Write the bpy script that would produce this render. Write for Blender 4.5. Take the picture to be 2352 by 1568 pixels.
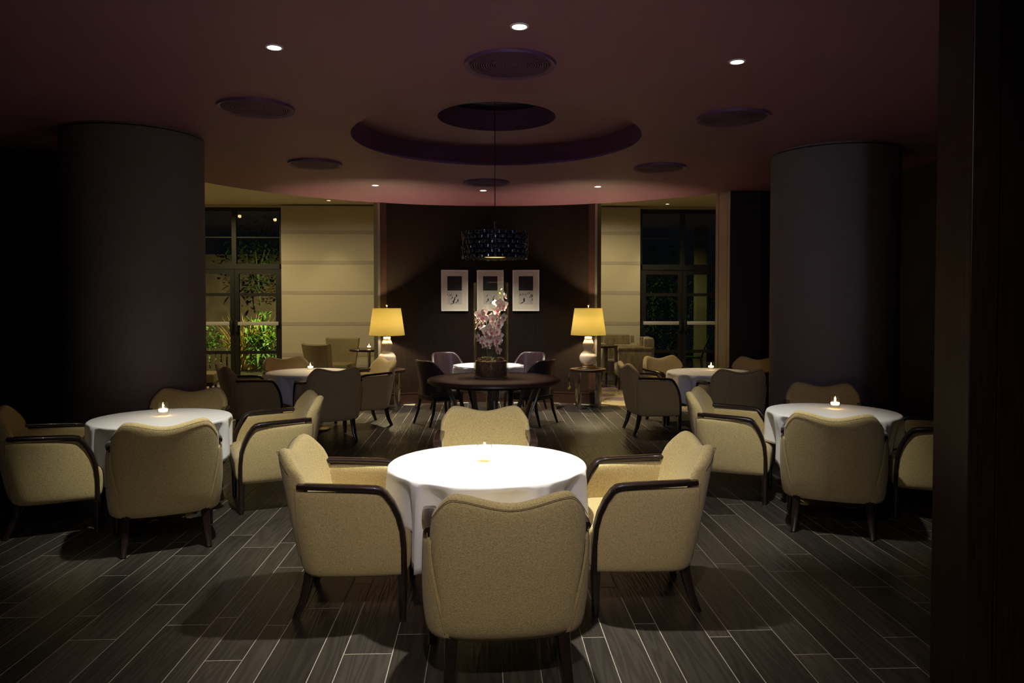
import bpy, bmesh, math, random
from mathutils import Vector, Matrix
random.seed(7)
PI = math.pi
for o in list(bpy.data.objects): bpy.data.objects.remove(o)
S = bpy.context.scene
C = S.collection

# ------------------------------------------------------------------ camera
F = 1716.0; CAMLOC = Vector((-0.06, 0.0, 1.64)); YAW = 0.037; PITCH = 0.025; SHIFT = -49.0
cd = bpy.data.cameras.new('camera'); cam = bpy.data.objects.new('camera', cd); C.objects.link(cam)
cd.sensor_width = 36; cd.lens = F/2352*36; cd.shift_y = SHIFT/2352; cd.clip_start = 0.05
cam.location = CAMLOC; cam.rotation_euler = (PI/2-PITCH, 0, -YAW)
S.camera = cam
# ------------------------------------------------------------------ world, exposure
w = bpy.data.worlds.new('world'); S.world = w; w.use_nodes = True
w.node_tree.nodes['Background'].inputs[0].default_value = (0.0022, 0.0026, 0.0036, 1)
w.node_tree.nodes['Background'].inputs[1].default_value = 1.0
S.view_settings.view_transform = 'Standard'; S.view_settings.look = 'None'
S.view_settings.gamma = 1; S.view_settings.use_curve_mapping = False
S.view_settings.exposure = 0.0

def ray(px, py):
    m = cam.rotation_euler.to_matrix()
    return m @ Vector(((px-1176)/F, (784-py+SHIFT)/F, -1.0))
def PZ(px, py, z):          # pixel on a horizontal plane
    d = ray(px, py); t = (z-CAMLOC.z)/d.z; return CAMLOC + d*t
def PY(px, py, y):          # pixel on a plane facing the camera
    d = ray(px, py); t = (y-CAMLOC.y)/d.y; return CAMLOC + d*t
def project(p):
    q = cam.rotation_euler.to_matrix().transposed() @ (Vector(p)-CAMLOC)
    if q.z > -0.1: return None
    return (1176+F*q.x/-q.z, 784+SHIFT-F*q.y/-q.z, -q.z)

# ------------------------------------------------------------------ lights (ceiling downlights, then added spots without fittings)
CEIL = 3.19; CEIL2 = 3.60; CY = 8.1; RAD = 4.1; WIN = 15.4
def spot(loc, target, watts, angle, blend, col, size=0.04):
    l = bpy.data.lights.new('spot', 'SPOT'); l.energy = watts; l.spot_size = math.radians(angle); l.spot_blend = blend
    l.color = col; l.shadow_soft_size = size
    o = bpy.data.objects.new('spot_lamp', l); C.objects.link(o); o.location = loc
    o.rotation_euler = (Vector(target)-Vector(loc)).to_track_quat('-Z', 'Y').to_euler(); return o
def point(loc, watts, col, size=0.03):
    l = bpy.data.lights.new('point', 'POINT'); l.energy = watts; l.color = col; l.shadow_soft_size = size
    o = bpy.data.objects.new('point_lamp', l); C.objects.link(o); o.location = loc; return o
T_FRONT = PZ(1119, 1062, .745); T_LEFT = PZ(371, 958, .745); T_RIGHT = PZ(1912, 944, .745)
T_BL = PZ(713, 853, .745); T_BR = PZ(1632, 853, .745); T_CEN = PZ(1122, 838, .745)
DL = [(630, 108), (1193, 60), (1693, 141), (862, 425), (1110, 437), (1373, 428)]
DLP = [PZ(a, b, CEIL) for a, b in DL]
FILL = (1.0, .85, .72); NEUT = (1.0, .96, .80); WARM = (1.0, .80, .50); COOL = (.80, .84, 1.0)
def under(p, dz=.03): return (p.x, p.y, p.z-dz)
spot(under(DLP[1]), (T_FRONT.x, T_FRONT.y+.08, .5), 480, 66, .85, NEUT)
spot(under(DLP[0]), (T_LEFT.x+.55, T_LEFT.y-.38, .5), 300, 52, .9, NEUT)
spot(under(DLP[2]), (T_RIGHT.x-.68, T_RIGHT.y-.32, .5), 225, 52, .9, NEUT)
spot(under(DLP[3]), (T_BL.x+.65, T_BL.y+.4, .5), 170, 60, .8, WARM)
spot(under(DLP[4]), (T_CEN.x, T_CEN.y+.55, .9), 430, 84, .9, NEUT)
spot(under(DLP[5]), (T_BR.x-.8, T_BR.y+.3, .5), 120, 60, .9, WARM)
# unseen fill spots added at ceiling height, over and behind the camera
BEHIND = [Vector((-1.5, .6, CEIL)), Vector((-.1, .5, CEIL)), Vector((1.3, .6, CEIL))]
spot(under(BEHIND[0]), (-1.7, 3.5, .2), 38, 70, 1, FILL)
spot(under(BEHIND[1]), (.05, 2.8, .5), 165, 80, 1, FILL)
spot(under(BEHIND[2]), (1.4, 3.6, .2), 35, 70, 1, FILL)
spot((0, -1.1, CEIL-.06), (.7, 10, 1.7), 210, 54, 1, (.70, .70, 1.0), .06)   # unseen violet fill added to cool the far chairs and columns
# lounge beyond the round room: two fitted downlights, then unseen spots added to brighten it
LDL = [PZ(755, 460, CEIL2), PZ(1533, 468, CEIL2), Vector((-5.0, 12.9, CEIL2)), Vector((-2.7, 13.0, CEIL2)), Vector((2.1, 13.2, CEIL2)), Vector((-5.6, 13.6, CEIL2))]
for i, p in enumerate(LDL):
    spot(under(p), (p.x, p.y+(.0 if i < 2 else .5), 0), [28, 60, 105, 52, 150, 85][i], 70 if i < 2 else 156, .6, (1.0, .78, .36))

# ------------------------------------------------------------------ materials
def nodes(name):
    m = bpy.data.materials.new(name); m.use_nodes = True
    n = m.node_tree.nodes; return m, n, m.node_tree.links, n['Principled BSDF']
def mat(name, col, rough=.5, metal=0, coat=0, noise=0, nscale=20, bump=0, bscale=200, spec=.5, sheen=0, coords='Object', stretch=(1, 1, 1), emit=None, estr=0):
    m, n, l, b = nodes(name)
    b.inputs['Base Color'].default_value = (*col, 1); b.inputs['Roughness'].default_value = rough
    b.inputs['Metallic'].default_value = metal; b.inputs['Coat Weight'].default_value = coat
    b.inputs['Specular IOR Level'].default_value = spec; b.inputs['Sheen Weight'].default_value = sheen
    if emit: b.inputs['Emission Color'].default_value = (*emit, 1); b.inputs['Emission Strength'].default_value = estr
    if noise or bump:
        tc = n.new('ShaderNodeTexCoord'); mp = n.new('ShaderNodeMapping'); l.new(tc.outputs[coords], mp.inputs[0]); mp.inputs['Scale'].default_value = stretch
    if noise:
        t = n.new('ShaderNodeTexNoise'); t.inputs['Scale'].default_value = nscale; t.inputs['Detail'].default_value = 6; l.new(mp.outputs[0], t.inputs[0])
        r = n.new('ShaderNodeMapRange'); r.inputs[1].default_value = .25; r.inputs[2].default_value = .75
        r.inputs[3].default_value = 1-noise; r.inputs[4].default_value = 1+noise; l.new(t.outputs[0], r.inputs[0])
        x = n.new('ShaderNodeVectorMath'); x.operation = 'SCALE'; x.inputs[0].default_value = col; l.new(r.outputs[0], x.inputs['Scale']); l.new(x.outputs[0], b.inputs['Base Color'])
    if bump:
        t2 = n.new('ShaderNodeTexNoise'); t2.inputs['Scale'].default_value = bscale; t2.inputs['Detail'].default_value = 3; l.new(mp.outputs[0], t2.inputs[0])
        bp = n.new('ShaderNodeBump'); bp.inputs['Strength'].default_value = bump; bp.inputs['Distance'].default_value = .004
        l.new(t2.outputs[0], bp.inputs['Height']); l.new(bp.outputs[0], b.inputs['Normal'])
    return m
M = {}
M['fabric'] = mat('beige_boucle', (.52, .415, .20), .85, noise=.34, nscale=170, bump=.55, bscale=230, sheen=.25, spec=.3)
M['seam'] = mat('fabric_seam', (.40, .30, .17), .9)
M['piping'] = mat('dark_piping', (.10, .07, .04), .8)
M['darkwood'] = mat('dark_wood', (.020, .012, .010), .22, coat=.3, noise=.3, nscale=30, stretch=(1, 8, 1))
M['cloth'] = mat('white_cloth', (.86, .86, .88), .8, bump=.08, bscale=500, sheen=.2)
M['ceiling'] = mat('plum_ceiling', (.245, .096, .150), .55, noise=.06, nscale=2, bump=.03, bscale=80)
M['coffer'] = mat('purple_coffer', (.16, .07, .20), .5)
M['black'] = mat('black', (.004, .004, .005), .5)
M['column'] = mat('grey_column', (.19, .165, .175), .75, noise=.08, nscale=40, bump=.1, bscale=250)
M['grille'] = mat('plum_grille', (.15, .065, .15), .5)
M['paper'] = mat('brown_wallpaper', (.012, .0068, .005), .8, spec=.1, noise=.35, nscale=9, stretch=(6, 6, .6), bump=.3, bscale=30)
M['redwood'] = mat('red_wood', (.030, .012, .008), .35, noise=.35, nscale=14, stretch=(6, 6, .5))
M['jamb'] = mat('jamb_wood', (.022, .008, .005), .4, noise=.4, nscale=14, stretch=(6, 6, .5))
M['wallblack'] = mat('dark_wall', (.016, .010, .009), .6)
M['brass'] = mat('brass', (.62, .45, .20), .25, 1)
M['bronze'] = mat('brushed_bronze', (.52, .47, .33), .42, .7, noise=.12, nscale=30, stretch=(8, 8, .2))
M['steel'] = mat('chrome', (.55, .55, .54), .14, 1)
M['brushed'] = mat('brushed_steel', (.45, .44, .42), .35, 1)
M['frame'] = mat('window_frame_grey', (.012, .013, .014), .45)
M['pushbar'] = mat('pushbar', (.62, .62, .62), .4, .3)
M['blind'] = mat('blind_fabric', (.60, .56, .47), .9, noise=.05, nscale=120, bump=.1, bscale=600)
M['mullion_shade'] = mat('blind_mullion_shadow', (.46, .425, .37), .9)
M['cream'] = mat('cream_ceiling', (.74, .68, .50), .8)
M['creamwall'] = mat('cream_wall', (.50, .45, .34), .8)
M['plum'] = mat('plum_leather', (.042, .023, .028), .33, noise=.12, nscale=25, bump=.08, bscale=200)
M['tan'] = mat('tan_leather', (.25, .205, .12), .45, noise=.1, nscale=20, bump=.06, bscale=150)
M['velvet'] = mat('olive_velvet', (.19, .15, .085), .7, noise=.5, nscale=14, sheen=.7, stretch=(1, 1, .5))
M['ceramic'] = mat('cream_ceramic', (.78, .64, .52), .12, coat=.6)
M['white'] = mat('white_frame', (.80, .76, .70), .5)
M['mat'] = mat('picture_mat', (.80, .73, .62), .8)
M['printdark'] = mat('print_dark', (.022, .017, .014), .6, noise=.5, nscale=14)
M['printpale'] = mat('print_pale', (.62, .57, .52), .7, noise=.08, nscale=30)
M['ink'] = mat('print_ink', (.01, .01, .01), .6)
M['bark'] = mat('bark_mulch', (.085, .052, .028), .9, noise=.6, nscale=60, bump=.8, bscale=120)
M['petal'] = mat('orchid_petal', (.86, .76, .72), .6, noise=.1, nscale=60)
M['lip'] = mat('orchid_lip', (.55, .06, .13), .5)
M['bud'] = mat('orchid_bud', (.45, .50, .08), .5)
M['stem'] = mat('green_stem', (.07, .12, .03), .5)
M['leaf'] = mat('green_leaf', (.06, .11, .03), .4)
M['wax'] = mat('candle_wax', (.85, .75, .55), .5, emit=(1, .60, .22), estr=5)
M['flame'] = mat('flame', (1, .7, .3), .5, emit=(1, .62, .22), estr=60)
M['bulb'] = mat('downlight_lens', (1, 1, 1), .5, emit=(1, .95, .85), estr=14)
M['bulbwarm'] = mat('warm_lens', (1, 1, 1), .5, emit=(1, .78, .4), estr=5)
M['trimring'] = mat('downlight_trim', (.75, .72, .70), .4)
M['glossblack'] = mat('gloss_black', (.07, .08, .13), .18, .8, coat=1.0)
M['bushg'] = mat('bush_leaf', (.10, .22, .03), .45, noise=.4, nscale=6)
M['hedge'] = mat('hedge_leaf', (.04, .085, .018), .5, noise=.4, nscale=6)
M['grass'] = mat('yellow_grass', (.75, .58, .10), .6, noise=.3, nscale=10)
M['deck'] = mat('terrace_deck', (.22, .15, .06), .6, noise=.3, nscale=10, stretch=(1, 6, 1))
M['render'] = mat('brown_render', (.075, .052, .032), .8, noise=.3, nscale=4)
M['fence'] = mat('fence_wood', (.05, .035, .022), .7)
M['cord'] = mat('lamp_cord', (.35, .24, .10), .6)
M['post'] = mat('garden_post', (.20, .16, .06), .7)

def glass_pane(name, tint, base):
    m, n, l, b = nodes(name); n.remove(b)
    tr = n.new('ShaderNodeBsdfTransparent'); tr.inputs[0].default_value = (*tint, 1)
    gl = n.new('ShaderNodeBsdfGlossy'); gl.inputs['Roughness'].default_value = .01
    lw = n.new('ShaderNodeLayerWeight'); lw.inputs[0].default_value = .5
    pw = n.new('ShaderNodeMath'); pw.operation = 'POWER'; pw.inputs[1].default_value = 4.5; l.new(lw.outputs['Facing'], pw.inputs[0])
    fr = n.new('ShaderNodeMath'); fr.operation = 'MULTIPLY_ADD'; fr.inputs[1].default_value = .85; fr.inputs[2].default_value = base; l.new(pw.outputs[0], fr.inputs[0])
    mx = n.new('ShaderNodeMixShader'); l.new(fr.outputs[0], mx.inputs[0]); l.new(tr.outputs[0], mx.inputs[1]); l.new(gl.outputs[0], mx.inputs[2])
    l.new(mx.outputs[0], n['Material Output'].inputs[0]); return m
M['pane'] = glass_pane('window_glass', (.88, .91, .90), .045); M['thin'] = glass_pane('thin_clear_glass', (.985, .985, .98), .035)
def clear_glass():
    m, n, l, b = nodes('clear_glass')
    b.inputs['Base Color'].default_value = (.97, .98, .97, 1); b.inputs['Roughness'].default_value = 0; b.inputs['IOR'].default_value = 1.45
    b.inputs['Transmission Weight'].default_value = 1; return m
M['glass'] = clear_glass()
def shade_mat():
    m, n, l, b = nodes('lamp_shade_fabric')
    b.inputs['Base Color'].default_value = (.90, .84, .62, 1); b.inputs['Roughness'].default_value = .9
    tl = n.new('ShaderNodeBsdfTranslucent'); tl.inputs[0].default_value = (1.0, .90, .50, 1)
    mx = n.new('ShaderNodeMixShader'); mx.inputs[0].default_value = .85
    l.new(b.outputs[0], mx.inputs[1]); l.new(tl.outputs[0], mx.inputs[2]); l.new(mx.outputs[0], n['Material Output'].inputs[0]); return m
M['shade'] = shade_mat()
def plank_mat():
    m, n, l, b = nodes('dark_oak_plank')
    g = n.new('ShaderNodeNewGeometry'); oi = n.new('ShaderNodeObjectInfo')
    ad = n.new('ShaderNodeMath'); l.new(g.outputs['Random Per Island'], ad.inputs[0]); l.new(oi.outputs['Random'], ad.inputs[1])
    fr = n.new('ShaderNodeMath'); fr.operation = 'FRACT'; l.new(ad.outputs[0], fr.inputs[0])
    mp = n.new('ShaderNodeMapping'); l.new(g.outputs['Position'], mp.inputs[0]); mp.inputs['Scale'].default_value = (8.5, .55, 1)
    ml = n.new('ShaderNodeMath'); ml.operation = 'MULTIPLY'; l.new(fr.outputs[0], ml.inputs[0]); ml.inputs[1].default_value = 90
    of = n.new('ShaderNodeVectorMath'); l.new(mp.outputs[0], of.inputs[0]); l.new(ml.outputs[0], of.inputs[1])
    ns = n.new('ShaderNodeTexNoise'); ns.inputs['Scale'].default_value = 1.1; ns.inputs['Detail'].default_value = 2; l.new(of.outputs[0], ns.inputs[0])
    mm = n.new('ShaderNodeMath'); mm.operation = 'MULTIPLY'; l.new(ns.outputs[0], mm.inputs[0]); mm.inputs[1].default_value = 20
    sn = n.new('ShaderNodeMath'); sn.operation = 'SINE'; mm2 = n.new('ShaderNodeMath'); mm2.operation = 'MULTIPLY'; mm2.inputs[1].default_value = 3.2
    l.new(mm.outputs[0], mm2.inputs[0]); l.new(mm2.outputs[0], sn.inputs[0])
    r = n.new('ShaderNodeMapRange'); l.new(fr.outputs[0], r.inputs[0]); r.inputs[3].default_value = .65; r.inputs[4].default_value = 1.5
    r2 = n.new('ShaderNodeMapRange'); l.new(sn.outputs[0], r2.inputs[0]); r2.inputs[1].default_value = -1; r2.inputs[3].default_value = .8; r2.inputs[4].default_value = 1.18
    k = n.new('ShaderNodeMath'); k.operation = 'MULTIPLY'; l.new(r.outputs[0], k.inputs[0]); l.new(r2.outputs[0], k.inputs[1])
    sc = n.new('ShaderNodeVectorMath'); sc.operation = 'SCALE'; sc.inputs[0].default_value = (.044, .038, .033); l.new(k.outputs[0], sc.inputs['Scale']); l.new(sc.outputs[0], b.inputs['Base Color'])
    b.inputs['Roughness'].default_value = .32; b.inputs['Specular IOR Level'].default_value = .45
    bp = n.new('ShaderNodeBump'); bp.inputs['Strength'].default_value = .22; bp.inputs['Distance'].default_value = .002; l.new(sn.outputs[0], bp.inputs['Height']); l.new(bp.outputs[0], b.inputs['Normal'])
    return m
M['plank'] = plank_mat()
M['grout'] = mat('pale_joint', (.40, .37, .32), .8)
def carpet_mat():
    m, n, l, b = nodes('patterned_carpet'); b.inputs['Roughness'].default_value = .95
    g = n.new('ShaderNodeNewGeometry')
    def circ(scale, rad, off):
        mp = n.new('ShaderNodeMapping'); l.new(g.outputs['Position'], mp.inputs[0]); mp.inputs['Location'].default_value = off
        v = n.new('ShaderNodeTexVoronoi'); v.voronoi_dimensions = '2D'; v.inputs['Scale'].default_value = scale; v.inputs['Randomness'].default_value = .7; l.new(mp.outputs[0], v.inputs[0])
        return v
    v = circ(1.5, .3, (0, 0, 0)); lt = n.new('ShaderNodeMath'); lt.operation = 'LESS_THAN'; lt.inputs[1].default_value = .33; l.new(v.outputs['Distance'], lt.inputs[0])
    mx = n.new('ShaderNodeMixRGB'); mx.inputs[1].default_value = (.42, .36, .24, 1); mx.inputs[2].default_value = (.20, .14, .19, 1); l.new(lt.outputs[0], mx.inputs[0])
    v2 = circ(1.5, .3, (.37, .21, 0))   # starbursts: angular spokes round each cell centre
    mp = v2.inputs[0].links[0].from_node
    sub = n.new('ShaderNodeVectorMath'); sub.operation = 'SUBTRACT'; l.new(mp.outputs[0], sub.inputs[0]); l.new(v2.outputs['Position'], sub.inputs[1])
    sp = n.new('ShaderNodeSeparateXYZ'); l.new(sub.outputs[0], sp.inputs[0])
    at = n.new('ShaderNodeMath'); at.operation = 'ARCTAN2'; l.new(sp.outputs[1], at.inputs[0]); l.new(sp.outputs[0], at.inputs[1])
    m8 = n.new('ShaderNodeMath'); m8.operation = 'MULTIPLY'; m8.inputs[1].default_value = 11; l.new(at.outputs[0], m8.inputs[0])
    sn = n.new('ShaderNodeMath'); sn.operation = 'SINE'; l.new(m8.outputs[0], sn.inputs[0])
    g1 = n.new('ShaderNodeMath'); g1.operation = 'GREATER_THAN'; g1.inputs[1].default_value = .72; l.new(sn.outputs[0], g1.inputs[0])
    g2 = n.new('ShaderNodeMath'); g2.operation = 'LESS_THAN'; g2.inputs[1].default_value = .36; l.new(v2.outputs['Distance'], g2.inputs[0])
    an = n.new('ShaderNodeMath'); an.operation = 'MULTIPLY'; l.new(g1.outputs[0], an.inputs[0]); l.new(g2.outputs[0], an.inputs[1])
    mx2 = n.new('ShaderNodeMixRGB'); l.new(an.outputs[0], mx2.inputs[0]); l.new(mx.outputs[0], mx2.inputs[1]); mx2.inputs[2].default_value = (.07, .05, .04, 1)
    l.new(mx2.outputs[0], b.inputs['Base Color']); return m
M['carpet'] = carpet_mat()

# ------------------------------------------------------------------ mesh helpers
def finish(name, bm, m, parent=None, smooth=True, angle=40, sub=0, solid=0):
    bmesh.ops.recalc_face_normals(bm, faces=bm.faces)
    me = bpy.data.meshes.new(name); bm.to_mesh(me); bm.free()
    if m is not None: me.materials.append(M[m] if isinstance(m, str) else m)
    if smooth:
        me.polygons.foreach_set('use_smooth', [True]*len(me.polygons))
        if angle: me.set_sharp_from_angle(angle=math.radians(angle))
    o = bpy.data.objects.new(name, me); C.objects.link(o)
    if parent: o.parent = parent
    if solid: md = o.modifiers.new('solid', 'SOLIDIFY'); md.thickness = solid; md.offset = -1
    if sub: md = o.modifiers.new('sub', 'SUBSURF'); md.levels = sub; md.render_levels = sub
    return o
def inst(name, src, parent=None, loc=None, rot=None, scale=None):
    o = src.copy(); o.name = name; C.objects.link(o); o.parent = parent
    if loc is not None: o.location = loc
    if rot is not None: o.rotation_euler = rot
    if scale is not None: o.scale = scale
    return o
def thing(name, label, cat, loc=(0, 0, 0), rz=0, group=None):
    o = bpy.data.objects.new(name, None); C.objects.link(o); o.empty_display_size = .1
    o.location = loc; o.rotation_euler = (0, 0, rz); return tag(o, label, cat, group)
def tag(o, label, cat, group=None, kind=None):
    o['label'] = label; o['category'] = cat
    if group: o['group'] = group
    if kind: o['kind'] = kind
    return o
def struct(o): o['kind'] = 'structure'; return o
def dup(root, label, loc, rz, group=None, name=None):
    r = root.copy(); C.objects.link(r); r.location = loc; r.rotation_euler = (0, 0, rz); r['label'] = label
    if name: r.name = name
    if group: r['group'] = group
    for ch in list(root.children):
        c = ch.copy(); C.objects.link(c); c.parent = r
        for g in list(ch.children):
            d = g.copy(); C.objects.link(d); d.parent = c
    return r
def B(): return bmesh.new()
def box(bm, c, s, rot=None, bev=0):
    r = bmesh.ops.create_cube(bm, size=1); vs = r['verts']
    for v in vs: v.co = Vector((v.co.x*s[0], v.co.y*s[1], v.co.z*s[2]))
    if bev:
        es = list({e for v in vs for e in v.link_edges})
        rr = bmesh.ops.bevel(bm, geom=es, offset=bev, segments=2, affect='EDGES', profile=.5)
        vs = list({v for f in rr['faces'] for v in f.verts} | {v for v in vs if v.is_valid})
    mt = Matrix.Translation(Vector(c)) @ (rot.to_4x4() if rot else Matrix.Identity(4))
    bmesh.ops.transform(bm, matrix=mt, verts=vs); return vs
def bx(bm, x0, x1, y0, y1, z0, z1, bev=0): return box(bm, ((x0+x1)/2, (y0+y1)/2, (z0+z1)/2), (abs(x1-x0), abs(y1-y0), abs(z1-z0)), None, bev)
def lathe(bm, prof, seg=32, c=(0, 0, 0)):
    rings = []
    for r, z in prof:
        if r < 1e-6: rings.append([bm.verts.new((c[0], c[1], c[2]+z))])
        else: rings.append([bm.verts.new((c[0]+r*math.cos(2*PI*i/seg), c[1]+r*math.sin(2*PI*i/seg), c[2]+z)) for i in range(seg)])
    for a, b in zip(rings[:-1], rings[1:]):
        for i in range(seg):
            j = (i+1) % seg
            if len(a) == 1 and len(b) == 1: continue
            if len(a) == 1: bm.faces.new((a[0], b[i], b[j]))
            elif len(b) == 1: bm.faces.new((a[i], a[j], b[0]))
            else: bm.faces.new((a[i], a[j], b[j], b[i]))
    return rings
def sweep(bm, pts, prof, wx=None, caps=True, closed=False):
    """prof: callable k->list of (a,b) or a list; a along the width axis, b along the normal."""
    n = len(pts); rings = []; pts = [Vector(p) for p in pts]
    for k in range(n):
        if closed: t = pts[(k+1) % n]-pts[k-1]
        else: t = pts[min(k+1, n-1)]-pts[max(k-1, 0)]
        t.normalize()
        ax = Vector(wx) if wx else (Vector((0, 0, 1)) if abs(t.z) < .9 else Vector((1, 0, 0)))
        ax = (ax - t*ax.dot(t)).normalized(); nn = t.cross(ax)
        pr = prof(k) if callable(prof) else prof
        rings.append([bm.verts.new(pts[k]+ax*a+nn*b) for a, b in pr])
    m = len(rings[0]); R = range(n if closed else n-1)
    for k in R:
        a, b = rings[k], rings[(k+1) % n]
        for i in range(m): bm.faces.new((a[i], a[(i+1) % m], b[(i+1) % m], b[i]))
    if caps and not closed:
        bm.faces.new(rings[0][::-1]); bm.faces.new(rings[-1])
    return rings
def circ(r, n=8): return [(r*math.cos(2*PI*i/n), r*math.sin(2*PI*i/n)) for i in range(n)]
def tube(bm, pts, r, n=8, closed=False): return sweep(bm, pts, (lambda k: circ(r[k], n)) if isinstance(r, (list, tuple)) else circ(r, n), closed=closed)
def rrect(w, h, r=.3):
    r = min(w, h)*r; o = []
    for cx, cy, a0 in ((w/2-r, h/2-r, 0), (-w/2+r, h/2-r, 90), (-w/2+r, -h/2+r, 180), (w/2-r, -h/2+r, 270)):
        for k in (0, 45, 90):
            a = math.radians(a0+k); o.append((cx+r*math.cos(a), cy+r*math.sin(a)))
    return o
def grid(bm, rows, close_u=False):
    vs = [[bm.verts.new(p) for p in r] for r in rows]
    for a, b in zip(vs[:-1], vs[1:]):
        n = len(a)
        for i in range(n if close_u else n-1):
            j = (i+1) % n; bm.faces.new((a[i], a[j], b[j], b[i]))
    return vs
def sm(t): t = max(0, min(1, t)); return t*t*(3-2*t)
def lerp_tab(tab, x):
    if x <= tab[0][0]: return tab[0][1]
    for (a, b), (c, d) in zip(tab[:-1], tab[1:]):
        if x <= c: t = (x-a)/(c-a); return b+(d-b)*t
    return tab[-1][1]

# ------------------------------------------------------------------ the room
def arc(r, a0, a1, n): return [(r*math.sin(a0+(a1-a0)*i/n), CY+r*math.cos(a0+(a1-a0)*i/n)) for i in range(n+1)]   # angle 0 = straight ahead, + = right
def prism_ring(bm, inner, outer, z0, z1):
    n = len(inner); V = []
    for (a, b) in zip(inner, outer):
        V.append([bm.verts.new((a[0], a[1], z0)), bm.verts.new((b[0], b[1], z0)), bm.verts.new((b[0], b[1], z1)), bm.verts.new((a[0], a[1], z1))])
    for p, q in zip(V[:-1], V[1:]):
        for i in range(4): bm.faces.new((p[i], p[(i+1) % 4], q[(i+1) % 4], q[i]))
    bm.faces.new(V[0]); bm.faces.new(V[-1][::-1])
def filled(bm, loops, z):
    es = []
    for lp in loops:
        vs = [bm.verts.new((x, y, z)) for x, y in lp]
        es += [bm.edges.new((vs[i], vs[(i+1) % len(vs)])) for i in range(len(vs))]
    return bmesh.ops.triangle_fill(bm, use_beauty=True, edges=es)
XL, XR = -4.9, 4.9; YB = -2.5
# ceiling slab with curved far edge and round coffer hole
cof = PZ(1137, 310, CEIL); COF = (0.06, 7.2); R1, R2 = 1.37, .565
circle = lambda r, n=72: [(COF[0]+r*math.cos(2*PI*i/n), COF[1]+r*math.sin(2*PI*i/n)) for i in range(n)]
AR = min((math.radians(q/10) for q in range(400, 650)), key=lambda a: abs(project((RAD*math.sin(a), CY+RAD*math.cos(a), 2.0))[0]-1644))
YP = CY+RAD*math.cos(AR+.065)
edge = [(XL, YB), (XR, YB), (XR, YP)] + [(x, y) for x, y in reversed(arc(RAD+.02, -PI/2, AR+.062, 72))] + [(XL, CY)]
bm = B(); filled(bm, [edge, circle(R1)], CEIL)
n = len(edge)
for i in range(n):
    a, b = edge[i], edge[(i+1) % n]
    bm.faces.new([bm.verts.new(p) for p in ((a[0], a[1], CEIL), (b[0], b[1], CEIL), (b[0], b[1], CEIL2+.1), (a[0], a[1], CEIL2+.1))])
ceil = struct(finish('ceiling', bm, 'ceiling', smooth=False))
bm = B(); lathe(bm, [(R1, CEIL), (R1, CEIL+.21)], 96, (*COF, 0)); o = finish('coffer_side', bm, 'coffer', ceil)
bm = B(); filled(bm, [circle(R1), circle(R2)], CEIL+.21); finish('coffer_ring', bm, 'ceiling', ceil, False)
bm = B(); lathe(bm, [(R2, CEIL+.21), (R2, CEIL+.42)], 72, (*COF, 0)); finish('coffer_inner_side', bm, 'coffer', ceil)
bm = B(); lathe(bm, [(R2, CEIL+.42), (0, CEIL+.42)], 72, (*COF, 0)); finish('coffer_cap', bm, 'black', ceil)
bm = B(); bx(bm, -8, 7.5, CY-.5, WIN+.3, CEIL2+.1, CEIL2+.3)
far_ceiling = struct(finish('ceiling', bm, 'cream', smooth=False)); far_ceiling.name = 'ceiling_lounge'
bm = B(); bx(bm, -8, 7.5, 11, WIN+.3, CEIL2, CEIL2+.1); far2 = finish('ceiling_board', bm, 'cream', far_ceiling, False)

# round dark wall at the back with wallpaper, wood edge trims, skirting
A1 = math.asin(1.705/RAD)
bm = B(); prism_ring(bm, arc(RAD, -A1, A1, 48), arc(RAD+.16, -A1, A1, 48), 0, CEIL+.3); wb = struct(finish('wall_back', bm, 'paper'))
bm = B(); prism_ring(bm, arc(RAD-.022, -A1, A1, 48), arc(RAD+.01, -A1, A1, 48), 0.0, .16); prism_ring(bm, arc(RAD-.028, -A1, A1, 48), arc(RAD+.01, -A1, A1, 48), .16, .18)
struct(finish('baseboard_back', bm, 'redwood'))
for s, nm in ((-1, 'trim_1'), (1, 'trim_2')):
    bm = B(); a = s*A1; prism_ring(bm, arc(RAD-.02, a-s*.026, a, 3), arc(RAD+.17, a-s*.026, a, 3), 0, CEIL+.28); struct(finish(nm, bm, 'redwood'))
for s, nm in ((-1, 'trim_3'), (1, 'trim_4')):
    bm = B(); a = s*A1; prism_ring(bm, arc(RAD-.03, a, a+s*.009, 2), arc(RAD+.19, a, a+s*.009, 2), 0, CEIL+.28); struct(finish(nm, bm, 'brushed'))
# bronze-clad end of the wall on the right, then dark wall on round behind the column

bm = B()
for k, (f0, f1, dr) in enumerate(((0, .012, -.012), (.0135, .047, -.01), (.0485, .06, -.014))):
    prism_ring(bm, arc(RAD+dr, AR+f0, AR+f1, 3), arc(RAD+.2, AR+f0, AR+f1, 3), 0, CEIL+.3)
struct(finish('trim_5', bm, 'bronze'))
bm = B(); bx(bm, RAD*math.sin(AR+.06), XR+.2, YP, YP+.16, 0, CEIL+.3); struct(finish('wall_right_return', bm, 'wallblack'))
bm = B(); AL = math.radians(78); prism_ring(bm, arc(RAD, -PI/2, -AL, 12), arc(RAD+.16, -PI/2, -AL, 12), 0, CEIL+.3); bx(bm, -RAD, XL-.2, CY, CY+.16, 0, CEIL+.3); struct(finish('wall_left_curved', bm, 'wallblack'))
bm = B(); bx(bm, XL-.2, XL, YB, CY, 0, CEIL+.2); struct(finish('wall_left', bm, 'wallblack', smooth=False))
bm = B(); bx(bm, XR, XR+.2, YB, YP, 0, CEIL+.2); struct(finish('wall_right', bm, 'wallblack', smooth=False))
bm = B(); bx(bm, XL, XR, YB-.2, YB, 0, CEIL+.2); struct(finish('wall_front', bm, 'wallblack', smooth=False))
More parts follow.
